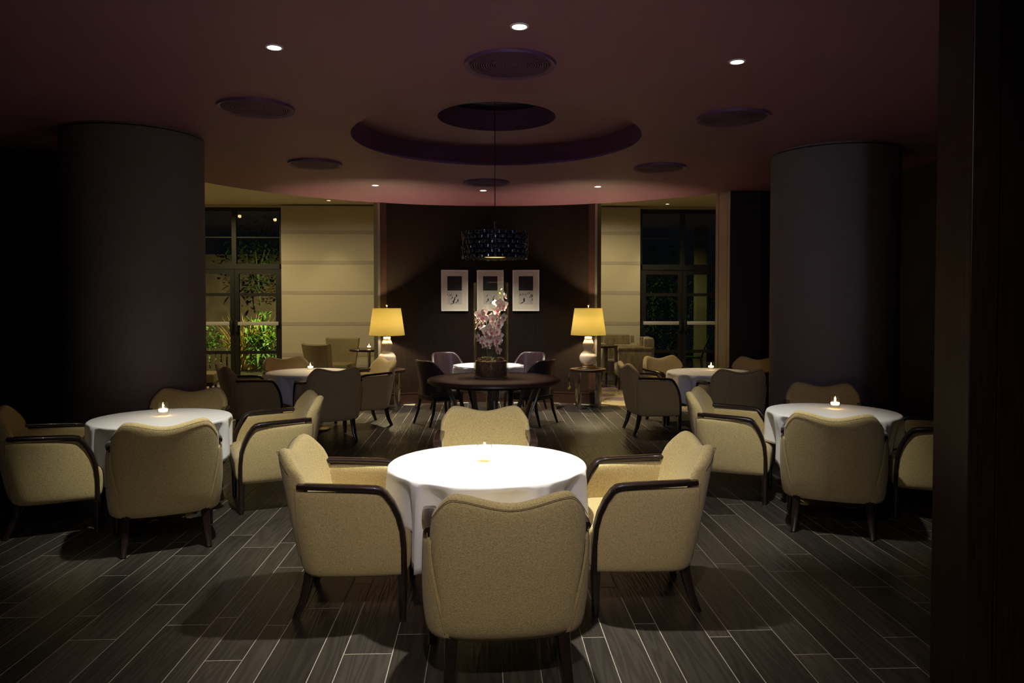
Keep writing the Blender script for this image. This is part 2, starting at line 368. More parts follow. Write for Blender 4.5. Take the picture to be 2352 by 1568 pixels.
# wooden jamb of the doorway the picture is taken through, right beside the camera
jx = PY(2226, 600, 2.9).x
bm = B(); bx(bm, jx, XR, 2.9, 3.12, 0, CEIL); j = struct(finish('wall_right_jamb', bm, 'jamb', smooth=False))
bm = B(); bx(bm, jx-.012, jx+.10, 2.872, 2.9, 0, CEIL, .004); bx(bm, jx+.108, jx+.118, 2.88, 2.9, 0, CEIL); finish('jamb_moulding', bm, 'jamb', j, False)

# floor: pale joints below, single planks above
bm = B(); bx(bm, XL, XR, YB, CY+RAD+.2, -.1, -.0011); floor = struct(finish('floor', bm, 'grout', smooth=False))
widths = [.113, .226, .17]; rows = []; x = XL; rr = random.Random(3)
pat = [0, 1, 0, 1, 2, 0, 1, 2, 1, 0, 2]
i = 0
while x < XR-.05:
    wd = widths[pat[i % len(pat)]]; rows.append((x, wd)); x += wd; i += 1
G = .0045; GE = .007; planks = []
for x, wd in rows:
    y = YB - rr.random()*1.2
    while y < CY+RAD:
        L = 1.2
        cx, cy = x+wd/2, y+L/2
        ok = y+L > YB and (cy < CY or math.hypot(cx, y+.2-CY) < RAD or (cx > 3 and y < YP-.3))
        if ok: planks.append((cx, cy, wd, L))
        y += L
def vis(p):
    q = project((p[0], p[1], 0))
    if not q: return 0
    if -150 < q[0] < 2400 and q[1] < 1750: return p[2]/(q[2]**2)*1e3
    return 0
planks.sort(key=vis, reverse=True)
protos = {}
for wd in widths:
    bm = B(); vs = box(bm, (0, 0, -.004), (wd-G, 1.2-GE, .008)); 
    protos[wd] = finish('plank', bm, 'plank', floor, False)
used = set()
for cx, cy, wd, L in planks[:300]:
    if wd not in used: o = protos[wd]; used.add(wd)
    else: o = inst('plank', protos[wd], floor)
    o.location = (cx, cy, 0)
bm = B()
for cx, cy, wd, L in planks[300:]: box(bm, (cx, cy, -.004), (wd-G, L-GE, .008))
o = finish('planks', bm, 'plank', floor, False); o['kind'] = 'stuff'
# carpet of the lounge beyond
bm = B(); lp = [(XL-3.2, CY+.17)] + arc(RAD, -PI/2, AR+.06, 72) + [(XR+2.6, YP+.08), (XR+2.6, WIN+.05), (XL-3.2, WIN+.05)]
top = filled(bm, [lp], .008); bm2 = bm
fs = [g for g in top['geom'] if isinstance(g, bmesh.types.BMFace)]
ex = bmesh.ops.extrude_face_region(bm, geom=fs); bmesh.ops.translate(bm, verts=[v for v in ex['geom'] if isinstance(v, bmesh.types.BMVert)], vec=(0, 0, -.03))
struct(finish('floor_carpet', bm, 'carpet', smooth=False))

# columns
for nm, px, D, r in (('column', 311, 7.17, .61), ('column', 1914, 7.73, .63)):
    p = PY(px, 600, D)
    bm = B(); lathe(bm, [(0, 0), (r, 0), (r, CEIL)], 96, (p.x, p.y, 0)); o = finish('column', bm, 'column'); struct(o); o['label'] = 'round grey column on the left' if px < 1000 else 'round grey column on the right'
    COLS = globals().setdefault('COLS', []); COLS.append((p.x, p.y, r))
    bm = B(); lathe(bm, [(r+.0015, CEIL-.028), (r+.003, CEIL-.026), (r+.003, CEIL-.02), (r+.0015, CEIL-.018)], 96, (p.x, p.y, 0)); finish('column_seam', bm, 'black', o)

# ------------------------------------------------------------------ window wall of the lounge
def wz(py): return PY(1176, py, WIN).z
ZT = wz(483); ZTR0, ZTR1 = wz(619), wz(607)
def wx(px): return PY(px, 700, WIN).x
def glazed_door(name, p0, p1, pm, extra=0):
    root = bpy.data.objects.new(name, None); C.objects.link(root); struct(root); root.location = (wx(pm), WIN, 0)
    x0, x1 = wx(p0)-wx(pm), wx(p1)-wx(pm)
    bm = B(); D = .08
    bx(bm, x0, x1, -D/2, D/2, ZTR0, ZTR1); bx(bm, x0, x1, -D/2, D/2, ZT-.05, ZT+.03); bx(bm, x0, x0+.05, -D/2, D/2, 0, ZT-.05); bx(bm, x1-.05, x1, -D/2, D/2, 0, ZT-.05)
    bx(bm, -.045, .045, -D/2, D/2, ZTR1, ZT-.05)
    f = finish('frame', bm, 'frame', root, False)
    zm = wz(547)
    for a, b in ((x0+.05, -.045), (.045, x1-.05)):
        bm = B(); bx(bm, a, b, -.015, .015, zm-.012, zm+.012); finish('glazing_bar', bm, 'frame', root, False)
        for z0, z1 in ((ZTR1, zm-.012), (zm+.012, ZT-.05)):
            bm = B(); bx(bm, a, b, -.004, .004, z0, z1); finish('pane', bm, 'pane', root, False)
    for a, b, s in ((x0+.05, -.004, -1), (.004, x1-.05, 1)):
        bm = B(); st = .085
        bx(bm, a, a+st, -.03, .03, .01, ZTR0); bx(bm, b-st, b, -.03, .03, .01, ZTR0); bx(bm, a+st, b-st, -.03, .03, wz(630), ZTR0); bx(bm, a+st, b-st, -.03, .03, .01, wz(862))
        leaf = finish('door_leaf', bm, 'frame', root, False)
        zs = [wz(862), (wz(811), wz(804)), (wz(746), wz(738)), (wz(680), wz(673)), wz(630)]
        bounds = [(zs[0], zs[1][0]), (zs[1][1], zs[2][0]), (zs[2][1], zs[3][0]), (zs[3][1], zs[4])]
        for q in (zs[1], zs[3]):
            bm = B(); bx(bm, a+st, b-st, -.02, .02, q[0], q[1]); finish('glazing_bar', bm, 'frame', leaf, False)
        for z0, z1 in bounds:
            bm = B(); bx(bm, a+st, b-st, -.004, .004, z0, z1); finish('pane', bm, 'pane', leaf, False)
        bm = B(); bx(bm, a+st, b-st, -.018, .018, zs[2][0], zs[2][1]); finish('glazing_bar', bm, 'frame', leaf, False)
        bm = B(); bx(bm, a+.02, b-.02, -.10, -.05, zs[2][0], zs[2][1], .008); pb = finish('push_bar', bm, 'pushbar', leaf)
        bm = B(); xe = b-.05 if s < 0 else a+.05; bx(bm, xe-.03, xe+.03, -.11, -.03, zs[2][0]-.13, zs[2][1]+.03, .01); finish('latch_box', bm, 'frame', leaf)
    return root
glazed_door('door_1', 430, 650, 540); glazed_door('door_2', 1468, 1660, 1566)
bm = B(); bx(bm, -8, 7.5, WIN-.06, WIN+.2, ZT+.03, CEIL2); struct(finish('wall_far_header', bm, 'creamwall', smooth=False))
bm = B(); bx(bm, -8, wx(430), WIN-.04, WIN+.2, 0, ZT+.03); struct(finish('wall_far_left', bm, 'creamwall', smooth=False))
bm = B(); bx(bm, wx(650), wx(1468), WIN+.02, WIN+.2, 0, ZT+.03); struct(finish('wall_far_middle', bm, 'creamwall', smooth=False))
bm = B(); bx(bm, wx(1660), 7.5, WIN-.04, WIN+.2, 0, ZT+.03); struct(finish('wall_far_right', bm, 'creamwall', smooth=False))
bm = B(); bx(bm, -8.1, -8, CY, WIN, 0, CEIL2+.1); struct(finish('wall_lounge_left', bm, 'creamwall', smooth=False))
bm = B(); bx(bm, 7.5, 7.6, CY, WIN, 0, CEIL2+.1); struct(finish('wall_lounge_right', bm, 'creamwall', smooth=False))
def blind(p0, p1, label):
    root = thing('roller_blind', label, 'blind', (wx((p0+p1)/2), WIN-.12-(.012 if p0 == 763 else 0), 0), 0, 'tall cream blinds of the lounge windows')
    hw = (wx(p1)-wx(p0))/2+.004
    bm = B(); bx(bm, -hw, hw, -.002, .002, .03, ZT+.06); finish('fabric', bm, 'blind', root, False)
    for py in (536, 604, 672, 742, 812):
        z = wz(py); bm = B(); bx(bm, -hw, hw, -.007, -.0025, z-.035, z+.035, .002); finish('shadow_band', bm, 'mullion_shade', root, False)  # raised darker strips stand in for mullion shadows on the fabric
    bm = B(); bx(bm, -hw, hw, -.012, .012, .01, .03); finish('bottom_bar', bm, 'pushbar', root, False)
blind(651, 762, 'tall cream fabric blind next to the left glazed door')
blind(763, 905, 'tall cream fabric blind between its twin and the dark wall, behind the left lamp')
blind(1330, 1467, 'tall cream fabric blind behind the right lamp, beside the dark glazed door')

# ------------------------------------------------------------------ ceiling fittings
def downlight(p, label, lens, r=.052, group='recessed downlights of the plum ceiling'):
    root = thing('downlight', label, 'downlight', (p.x, p.y, p.z), 0, group)
    bm = B(); lathe(bm, [(r*.78, .0), (r*.8, -.006), (r*1.02, -.006), (r*1.05, 0)], 24); finish('trim_ring', bm, 'trimring', root)
    bm = B(); lathe(bm, [(0, -.003), (r*.78, -.002), (r*.78, 0)], 24); finish('lens', bm, lens, root)
nm = ['bright round downlight in the plum ceiling, front left of the three near ones', 'bright round downlight above the big round ceiling grille, nearest the camera', 'bright round downlight in the plum ceiling, front right of the three near ones',
      'small downlight near the curved ceiling edge, above the left table lamp', 'small downlight near the curved ceiling edge, just left of the pendant cord', 'small downlight near the curved ceiling edge, above the right table lamp']
for p, l in zip(DLP, nm): downlight(p, l, 'bulb')
downlight(LDL[0], 'tiny warm downlight in the cream ceiling before the left blinds', 'bulbwarm', .045, 'downlights of the cream lounge ceiling')
downlight(LDL[1], 'tiny warm downlight in the cream ceiling before the dark right door', 'bulbwarm', .045, 'downlights of the cream lounge ceiling')
def grille_proto():
    root = thing('ceiling_grille', '', 'grille')
    bm = B(); lathe(bm, [(.27, 0), (.27, -.012), (.298, -.022), (.298, 0)], 64); finish('rim', bm, 'grille', root)
    bm = B(); lathe(bm, [(0, -.004), (.28, -.004)], 48); finish('backing', bm, 'black', root)
    bm = B()
    for k in range(17): r = .012+k*.0158; lathe(bm, [(r-.0045, -.006), (r-.003, -.014), (r+.003, -.014), (r+.0045, -.006)], 48)
    for k in range(24):
        a = 2*PI*k/24; box(bm, (.14*math.cos(a), .14*math.sin(a), -.009), (.26, .004, .006), Matrix.Rotation(a, 3, 'Z'))
    finish('concentric_vanes', bm, 'grille', root)
    return root
gp = grille_proto()
gl = [(1171, 146, 'largest-looking round plum ceiling grille, in front of the coffer'), (588, 246, 'round plum ceiling grille left of the coffer, near the left column'), (1685, 268, 'round plum ceiling grille right of the coffer, near the right column'),
      (724, 375, 'small round ceiling grille towards the cream blinds on the left'), (1516, 384, 'small round ceiling grille towards the dark door on the right'), (1118, 418, 'small flat-looking round ceiling grille behind the coffer at the centre')]
for i, (px, py, l) in enumerate(gl):
    p = PZ(px, py, CEIL)
    if i == 0: gp.location = p; gp['label'] = l; gp['group'] = 'round ceiling grilles'
    else: dup(gp, l, p, 0, 'round ceiling grilles')

# ------------------------------------------------------------------ armchair
def hw_back(z): return lerp_tab([(.22, .252), (.30, .270), (.45, .304), (.60, .330), (.70, .335), (.78, .322), (.90, .300)], z)
def ztop(u):
    a = abs(u); H = .77
    return .838+.042*sm(a/H) if a < H else .880-.105*((a-H)/(1-H))**2.0
def wbody(z): return lerp_tab([(.22, .334), (.30, .350), (.42, .357), (.55, .357), (.66, .352), (.90, .348)], z)
def y0(z): return -.265-.125*(z-.24)/.64
BB = .20; EX = 2.8
def yx(x, z): return y0(z)+BB-BB*max(0, 1-min(1, abs(x)/wbody(z))**EX)**(1/EX)
def make_armchair():
    root = thing('armchair', '', 'armchair')
    bm = B(); NU = 22; us = [-1+2*i/NU for i in range(NU+1)]
    rows = []
    outer_f = [0, .04, .12, .3, .5, .7, .85, .95, 1.0]
    def P(u, f, ins, dy=0):
        zt = ztop(u)-.012; z = .235+(zt-.235)*f; x = u*hw_back(z)
        return Vector((x*(1-ins), yx(x, z)+dy, z))
    for k, f in enumerate(outer_f):
        d = (.030, .008)[k] if k < 2 else (0 if f < 1 else .008)
        rows.append([P(u, f, .03 if k == 0 else 0, d) for u in us])
    th = lambda f: .110-.035*f
    rows.append([P(u, 1, .02, th(1)*.5)+Vector((0, 0, .016)) for u in us])
    for f in (1.0, .95, .85, .7, .5, .3): rows.append([P(u, f, .05, th(f)-(.008 if f == 1 else 0)) for u in us])
    vs = grid(bm, rows)
    no = len(outer_f)
    for side in (0, -1):
        col = [r[side] for r in vs]
        oo = col[:no][3:]; ii = col[no:][1:][::-1]
        for k in range(min(len(oo), len(ii))-1): bm.faces.new((oo[k], oo[k+1], ii[k+1], ii[k]))
        bm.faces.new((oo[-1], col[no], ii[-1]))
    back = finish('backrest', bm, 'fabric', root, angle=0, sub=1)
    bm = B(); pts = []
    for i in range(45):
        u = -.99+1.98*i/44; z = ztop(u)-.020; x = u*hw_back(z); pts.append(Vector((x, yx(x, z)-.001, z)))
    tube(bm, pts, .0014, 5); finish('piping', bm, 'piping', back)
    for s in (-1, 1):
        bm = B(); tube(bm, [Vector((s*hw_back(z), yx(hw_back(z), z)+.0005, z)) for z in (.275, .30, .36, .42, .48, .54, .60, .66, .70)], .0017, 5); finish('seam', bm, 'seam', back)
    def yfront(z): return .285 if z < .47 else .285-.105*min(1, ((z-.47)/.195))**1.5
    for s in (-1, 1):
        bm = B(); rows = []
        zs = [(.226, .05), (.232, .022), (.246, .006), (.268, 0), (.34, 0), (.42, 0), (.50, 0), (.56, 0), (.61, 0), (.645, 0), (.664, .006)]
        ths = [0, .12, .25, .4, .55, .7, .85, 1.0]; fs_ = [.12, .28, .46, .64, .80, .92, 1.0]
        def ring(z, ins):
            W = wbody(z); xh = hw_back(z)-.012; yc = y0(z)+BB; out = []
            p0 = math.acos(min(1, (xh/W)**(EX/2)))   # angle on the superellipse where the rear panel ends
            for q in ths:
                p = p0*(1-q); x = W*math.cos(p)**(2/EX); y = yc-BB*math.sin(p)**(2/EX)
                dx, dy = math.cos(p), -math.sin(p)
                pull = .007 if q == 0 else 0
                out.append(Vector((s*(x-ins*max(.35, dx)), y-ins*dy*.9+pull, z+(.010 if z > .6 else 0))))
            for f in fs_:
                x = W+(.326-W)*f**1.6+.004*math.sin(PI*f); y = yc+(yfront(z)-yc)*f
                out.append(Vector((s*(x-ins), y, z+(.010*(1-f) if z > .6 else 0))))
            return out
        for z, ins in zs: rows.append(ring(z, ins))
        for z, ins in ((.668, .03), (.664, .052), (.64, .06), (.56, .062), (.45, .062), (.36, .062)): rows.append(ring(z, ins))
        grid(bm, rows); finish('arm_panel', bm, 'fabric', root, angle=0, sub=1)
        bm = B()
        path = [(.338, -.235, .704), (.346, -.16, .702), (.349, -.05, .697), (.347, .08, .692), (.344, .150, .687), (.342, .183, .679), (.340, .205, .659), (.337, .238, .612), (.334, .268, .546), (.331, .288, .47), (.328, .296, .38), (.326, .297, .235)]
        sweep(bm, [(s*(a-.022), b, c) for a, b, c in path], rrect(.062, .030, .38), wx=(1, 0, 0)); finish('armrest', bm, 'darkwood', root)
        bm = B(); sweep(bm, [(s*.303, .289, .24), (s*.304, .290, .12), (s*.306, .290, .0)], lambda k: rrect((.054, .046, .036)[k], (.048, .040, .032)[k], .2), wx=(1, 0, 0)); finish('leg', bm, 'darkwood', root)
        bm = B(); sweep(bm, [(s*.235, -.190, .27), (s*.240, -.202, .19), (s*.247, -.228, .09), (s*.256, -.268, .0)], lambda k: rrect((.056, .052, .044, .034)[k], (.054, .050, .042, .032)[k], .2), wx=(1, 0, 0)); finish('leg', bm, 'darkwood', root)
    bm = B(); rows = []
    prof = [(-.20, .245), (-.20, .40), (-.20, .462), (-.10, .468), (.10, .474), (.24, .474), (.30, .466), (.326, .445), (.336, .41), (.334, .33), (.326, .265), (.31, .238), (.20, .234), (0, .234), (-.18, .236)]
    xs = [-.292, -.286, -.266, -.15, 0, .15, .266, .286, .292]
    for k, x in enumerate(xs):
        e = min(k, len(xs)-1-k); sc = (.965, .985, 1, 1, 1)[e]
        rows.append([(x, y*(sc if y > 0 else 1), .35+(z-.35)*(.93, .975, 1, 1.01, 1.02)[e]) for y, z in prof])
    vs = grid(bm, rows, True); bm.faces.new(vs[0]); bm.faces.new(vs[-1][::-1])
    finish('seat', bm, 'fabric', root, angle=0, sub=1)
    return root
armchair = make_armchair(); first = [True]
def place_chair(tc, ang, dist, label, group, twist=0):
    a = math.radians(ang); x, y = tc.x+dist*math.cos(a), tc.y+dist*math.sin(a)
    rz = a+PI/2+math.radians(twist)     # chair front (+y) looks back at the table
    if first[0]:
        first[0] = False; o = armchair; o.location = (x, y, 0); o.rotation_euler = (0, 0, rz); o['label'] = label; o['group'] = group
    else: o = dup(armchair, label, (x, y, 0), rz, group)
    return o
G0 = 'beige upholstered armchairs'
for tc, ang, d, l in [
    (T_FRONT, 274.5, .84, 'beige armchair nearest the camera, seen squarely from behind at the brightly lit table'),
    (T_FRONT, 181, .73, 'beige armchair on the left of the brightly lit front table, side on'),
    (T_FRONT, 0, .85, 'beige armchair on the right of the brightly lit front table, side on'),
    (T_FRONT, 90.5, 1.0, 'beige armchair behind the brightly lit front table, facing the camera'),
    (T_LEFT, 294.5, .75, 'beige armchair with its back to the camera at the candlelit table by the left column'),
    (T_LEFT, 204, .72, 'beige armchair cut by the left edge of the picture, at the left candlelit table'),
    (T_LEFT, 23, .84, 'beige armchair right of the candlelit table by the left column, turned to the left'),
    (T_LEFT, 97, .55, 'beige armchair between the left column and the candlelit table, only its back in view'),
    (T_RIGHT, 245, .70, 'beige armchair with its back to the camera at the candlelit table by the right column'),
    (T_RIGHT, 155, .79, 'beige armchair left of the candlelit table by the right column, turned to the right'),
    (T_RIGHT, 335, .74, 'beige armchair half in the dark at the right edge, beside the right table'),
    (T_RIGHT, 70, .66, 'beige armchair in front of the right column, only its back over the table'),
    (T_BL, 299, .72, 'armchair in shadow seen from behind at the back left table before the blinds'),
    (T_BL, 209, .74, 'darkest armchair at the back left table, beside the left column, side on'),
    (T_BL, 32, .74, 'brightly lit beige armchair below the left table lamp, facing left'),
    (T_BL, 122, .74, 'armchair at the far side of the back left table, before the glazed door and blind'),
    (T_BR, 184, .80, 'armchair in shadow left of the back right table, beside the right side table'),
    (T_BR, 271, .74, 'armchair in shadow seen from behind at the back right table, beside the right column'),
    (T_BR, 112, .78, 'armchair at the far side of the back right table, before the dark glazed door'),
    (T_BR, 40, .80, 'armchair half hidden behind the right column at the back right table')]:
    place_chair(tc, ang, d, l, G0)

# ------------------------------------------------------------------ clothed tables
def cloth_table(tc, rot, where, seed, RT=.545, half=.80, chairs=()):
    rz = math.radians(rot)
    t = thing('pedestal_table', 'round table under the white cloth, '+where, 'table', (tc.x, tc.y, 0), rz, 'pedestal tables under white cloths')
    bm = B(); lathe(bm, [(0, .708), (RT-.05, .708), (RT-.042, .714), (RT-.042, .732), (RT-.046, .738), (0, .738)], 48); finish('tabletop', bm, 'darkwood', t)
    bm = B(); lathe(bm, [(.0, .02), (.032, .02), (.032, .70), (.14, .705), (.14, .708), (0, .708)], 24); finish('pedestal', bm, 'brass', t)
    bm = B(); lathe(bm, [(0, 0), (.25, 0), (.25, .010), (.235, .018), (.05, .026), (.03, .03)], 40); finish('base_plate', bm, 'brass', t)
    rnd = random.Random(seed); ph = [rnd.uniform(0, 2*PI) for _ in range(6)]
    N = 192; rows = []; bm = B(); TOP = .743
    crot = rnd.uniform(-.18, .18)
    angs = [2*PI*i/N for i in range(N)]
    for r in (.10, .25, .40, .50, RT-.006): rows.append([(r*math.cos(a), r*math.sin(a), TOP) for a in angs])
    NT = 16
    for k in range(1, NT+1):
        row = []
        for a in angs:
            q = a-crot; mx = max(abs(math.cos(q)), abs(math.sin(q))); rho = min(half/mx, half*1.25); d = rho-RT
            corner = (1/mx-1)/.41
            l = d*(k/NT)**1.35
            amp = .068*(.8+.6*corner)
            fold = math.sin(10*a+ph[0]+1.2*math.sin(2*a+ph[1]))*.75+.4*math.sin(17*a+ph[2]+math.sin(3*a+ph[3])); fold = .35-abs(.9-fold)*1.05
            g = sm(l/.05)
            r = RT+.008*sm(l/.02)+amp*g*fold*(l/.25)**.5-.01*l
            pin = 0
            for ca in chairs:
                for s_ in (-1, 1):
                    da = abs((a-math.radians(ca)+rz-s_*math.radians(38)+PI) % (2*PI)-PI); pin = max(pin, 1-sm(da/.22))
            r -= .05*pin*sm(l/.22)
            if l < .06: r = max(r, RT-.034)
            z = TOP-.006*sm(l/.012)-max(0, l-.004)
            row.append((r*math.cos(a), r*math.sin(a), z))
        rows.append(row)
    vs = grid(bm, rows, True); c = bm.verts.new((0, 0, TOP))
    for i in range(N): bm.faces.new((c, vs[0][i], vs[0][(i+1) % N]))
    o = finish('tablecloth', bm, 'cloth', angle=0, solid=.002); o.location = (tc.x, tc.y, 0); o.rotation_euler = (0, 0, rz)
    tag(o, 'white cloth draped over the round table, '+where, 'tablecloth', 'white tablecloths')
cloth_table(T_FRONT, 10, 'brightest, in front at the centre', 1, chairs=(181,))
cloth_table(T_LEFT, 12, 'beside the left column', 2, RT=.508, half=.76, chairs=(294, 204, 23, 110))
cloth_table(T_RIGHT, -14, 'beside the right column', 5, RT=.508, half=.76, chairs=(245, 155, 335, 70))
cloth_table(T_BL, 30, 'back left before the blinds', 4, chairs=(299, 209, 32, 122))
cloth_table(T_BR, 5, 'back right before the dark glazed door', 6, chairs=(184, 271, 112, 36))
cloth_table(T_CEN, 45, 'among the plum leather chairs at the back wall', 8, RT=.50, half=.74)

# ------------------------------------------------------------------ tealights in glass cups
def make_tealight():
    root = thing('tealight_holder', '', 'candle')
    bm = B(); lathe(bm, [(0, 0), (.030, 0), (.036, .004), (.042, .03), (.044, .055), (.041, .09), (.039, .098), (.0365, .098), (.0385, .09), (.041, .055), (.0385, .034), (.030, .028), (0, .026)], 24); finish('glass_cup', bm, 'thin', root)
    bm = B(); lathe(bm, [(0, .028), (.031, .030), (.036, .048), (.030, .052), (0, .050)], 20); finish('wax', bm, 'wax', root)
    bm = B(); lathe(bm, [(0, .046), (.004, .050), (.0065, .058), (.0045, .069), (0, .080)], 10); finish('flame', bm, 'flame', root)
    return root
tl = make_tealight(); tl0 = [True]
def candle(px, py, label, z=.745, loc=None, watts=1.6):
    p = Vector(loc) if loc else PZ(px, py, z); p.z = z+.001
    if tl0[0]: tl0[0] = False; tl.location = p; tl['label'] = label; tl['group'] = 'tealights in glass cups'
    else: dup(tl, label, p, 0, 'tealights in glass cups')
    if watts: point((p.x, p.y, p.z+.062), watts, (1, .62, .28), .008)
candle(1113, 1058, 'small clear glass tealight cup on the brightest white table, in front', watts=.5)
candle(375, 954, 'lit tealight in a glass cup on the white table by the left column')
candle(1918, 938, 'lit tealight in a glass cup on the white table by the right column')
candle(713, 850, 'lit tealight in a glass cup on the back left white table')
candle(1633, 849, 'lit tealight in a glass cup on the back right white table')

# ------------------------------------------------------------------ dark centre table with orchid vase
TD = 7.2; TZ = PY(1135, 868, TD).z; DT = Vector((PY(1135, 868, TD).x, TD, 0))
t = thing('round_table', 'dark round wooden table with splayed metal bar legs, carrying the glass vase', 'table', DT)
bm = B(); lathe(bm, [(0, TZ-.055), (.585, TZ-.055), (.62, TZ-.048), (.645, TZ-.03), (.645, TZ-.016), (.632, TZ), (0, TZ)], 72); finish('tabletop', bm, mat('walnut_top', (.045, .026, .020), .38, noise=.3, nscale=8, stretch=(1, 8, 1)), t)
for k in range(6):
    for s in (-1, 1):
        a = 2*PI*k/6+.26+s*.17; b = 2*PI*k/6+.26+s*.45
        bm = B(); sweep(bm, [(.47*math.cos(a), .47*math.sin(a), TZ-.056), (.15*math.cos(b), .15*math.sin(b), .02)], rrect(.045, .012, .1), wx=(-math.sin(a), math.cos(a), 0)); finish('leg', bm, 'brushed', t)
bm = B(); lathe(bm, [(0, 0), (.26, 0), (.26, .02), (0, .024)], 40); finish('base_plate', bm, 'brushed', t)
bm = B(); lathe(bm, [(0, .02), (.035, .02), (.035, TZ-.056), (0, TZ-.056)], 16); finish('pedestal', bm, 'brushed', t)
VP = PZ(1128, 868, TZ); VH = PY(1128, 649, TD).z-TZ; VR = .167
bm = B(); lathe(bm, [(0, 0), (VR-.004, 0), (VR, .006), (VR, VH-.003), (VR-.004, VH), (VR-.008, VH-.003), (VR-.008, .022), (0, .018)], 64)
o = finish('glass_vase', bm, 'thin'); o.location = (VP.x, VP.y, TZ+.001); tag(o, 'tall clear glass cylinder vase standing on the dark round table', 'vase')
bm = B(); lathe(bm, [(0, .026), (.150, .026), (.152, .10), (.150, .165), (.12, .178), (.06, .186), (0, .184)], 40)
rb = random.Random(5)
for k in range(260):
    a = rb.uniform(0, 2*PI); up = rb.random() < .45
    if up: r = .13*math.sqrt(rb.random()); p = (r*math.cos(a), r*math.sin(a), .182+rb.uniform(-.006, .012))
    else: p = (.143*math.cos(a), .143*math.sin(a), rb.uniform(.03, .17))
    box(bm, p, (rb.uniform(.012, .026), rb.uniform(.008, .018), rb.uniform(.005, .011)), Matrix.Rotation(rb.uniform(0, 3), 3, 'X') @ Matrix.Rotation(rb.uniform(0, 3), 3, 'Z'))
o = finish('bark_chips', bm, 'bark', smooth=False); o.location = (VP.x, VP.y, TZ+.001); tag(o, 'brown bark chips filling the bottom of the glass vase', 'bark', kind='stuff')
# flower prototype
def petal(bm, L, W, ang, cup, m=5):
    rows = []
    for i in range(m+1):
        t = i/m; wd = W*math.sin(PI*min(1, .12+.88*t))**.7*(1 if t < 1 else .3); row = []
        for j in (-1, -.5, 0, .5, 1):
            x = j*wd/2; y = .006+L*t; z = cup*(t*t)*L+.10*W*abs(j)**2
            row.append(Matrix.Rotation(ang, 3, 'Z') @ Vector((x, y, z)))
        rows.append(row)
    grid(bm, rows)
bm = B()
for a, L, W in ((0, .036, .030), (75, .040, .044), (-75, .040, .044), (145, .034, .026), (-145, .034, .026)): petal(bm, L, W, math.radians(a), .35)
fl = finish('flower', bm, 'petal', angle=0)
bm = B(); petal(bm, .016, .016, PI, 1.1, 4); petal(bm, .010, .014, PI+.9, 1.3, 3); petal(bm, .010, .014, PI-.9, 1.3, 3); box(bm, (0, 0, .006), (.008, .008, .010), None, .002)
lipo = finish('lip', bm, 'lip', fl, angle=0)
bm = B(); lathe(bm, [(0, -.013), (.006, -.008), (.008, 0), (.005, .009), (0, .014)], 8); budo = finish('bud', bm, 'bud', angle=0)
def leaf_mesh(bm, base, dirv, L, W, droop, n=6):
    d = Vector(dirv).normalized(); sd = d.cross(Vector((0, 0, 1)))
    if sd.length < .1: sd = Vector((1, 0, 0))
    sd.normalize(); rows = []
    for i in range(n+1):
        t = i/n; c = Vector(base)+d*L*t+Vector((0, 0, -droop*t*t*L)); wd = W*math.sin(PI*(.1+.88*t))**.8
        rows.append([c-sd*wd/2, c+Vector((0, 0, -.12*wd)), c+sd*wd/2])
    grid(bm, rows)
protoused = [False]
def orchid(label, stems, nleaf, rs):
    r = random.Random(rs); root = thing('orchid_plant', label, 'orchid', (VP.x, VP.y, TZ+.18), 0, 'orchids in the vase')
    for pts, nf, nb, f0 in stems:
        P4 = [Vector(p) for p in pts]
        def bez(t): return P4[0]*(1-t)**3+P4[1]*3*t*(1-t)**2+P4[2]*3*t*t*(1-t)+P4[3]*t**3
        bm = B(); tube(bm, [bez(i/14) for i in range(15)], .0032, 6); finish('stem', bm, 'stem', root)
        for k in range(nf):
            t = f0+(1-f0)*(.9 if nb else 1)*k/max(1, nf-1); p = bez(t); ang = r.uniform(0, 2*PI); od = Vector((math.cos(ang), math.sin(ang)-.75, r.uniform(-.25, .35))).normalized()
            q = p+od*r.uniform(.02, .06); rad = math.hypot(q.x, q.y)
            if rad > .128: q.x *= .128/rad; q.y *= .128/rad
            o = fl if not protoused[0] else inst('flower', fl, root)
            rot = od.to_track_quat('Z', 'Y').to_euler(); s = r.uniform(.95, 1.25)
            o.parent = root; o.location = q; o.rotation_euler = rot; o.scale = (s, s, s)
            if protoused[0]: inst('lip', lipo, o)
            protoused[0] = True
        for k in range(nb):
            p = bez(.90+.10*k/max(1, nb-1)) + Vector((r.uniform(-.012, .012), -.01, .012))
            o = budo if (budo.parent is None) else inst('bud', budo, root); o.parent = root; o.location = p; o.rotation_euler = (r.uniform(-.5, .5), r.uniform(-.5, .5), 0)
    for k in range(nleaf):
        bm = B(); a = 2*PI*k/nleaf+rs; leaf_mesh(bm, (P4[0].x, P4[0].y, .0), (math.cos(a), math.sin(a), 1.0), .13, .04, .75); finish('leaf', bm, 'leaf', root, angle=0, solid=.002)
orchid('pink-white orchid leaning to the left side inside the glass vase',
       [([(-.03, 0, 0), (-.04, 0, .15), (-.10, -.02, .30), (-.115, -.02, .46)], 12, 0, .28), ([(-.02, .02, 0), (-.01, 0, .18), (-.07, .03, .34), (-.03, .0, .42)], 10, 0, .28)], 4, 2)
orchid('taller pink-white orchid with green buds on the right side of the glass vase',
       [([(.04, 0, 0), (.05, 0, .2), (.10, 0, .40), (.095, -.01, .66)], 18, 3, .26), ([(.02, -.02, 0), (.0, -.03, .12), (.06, -.05, .28), (.03, -.05, .40)], 10, 0, .22)], 4, 3)

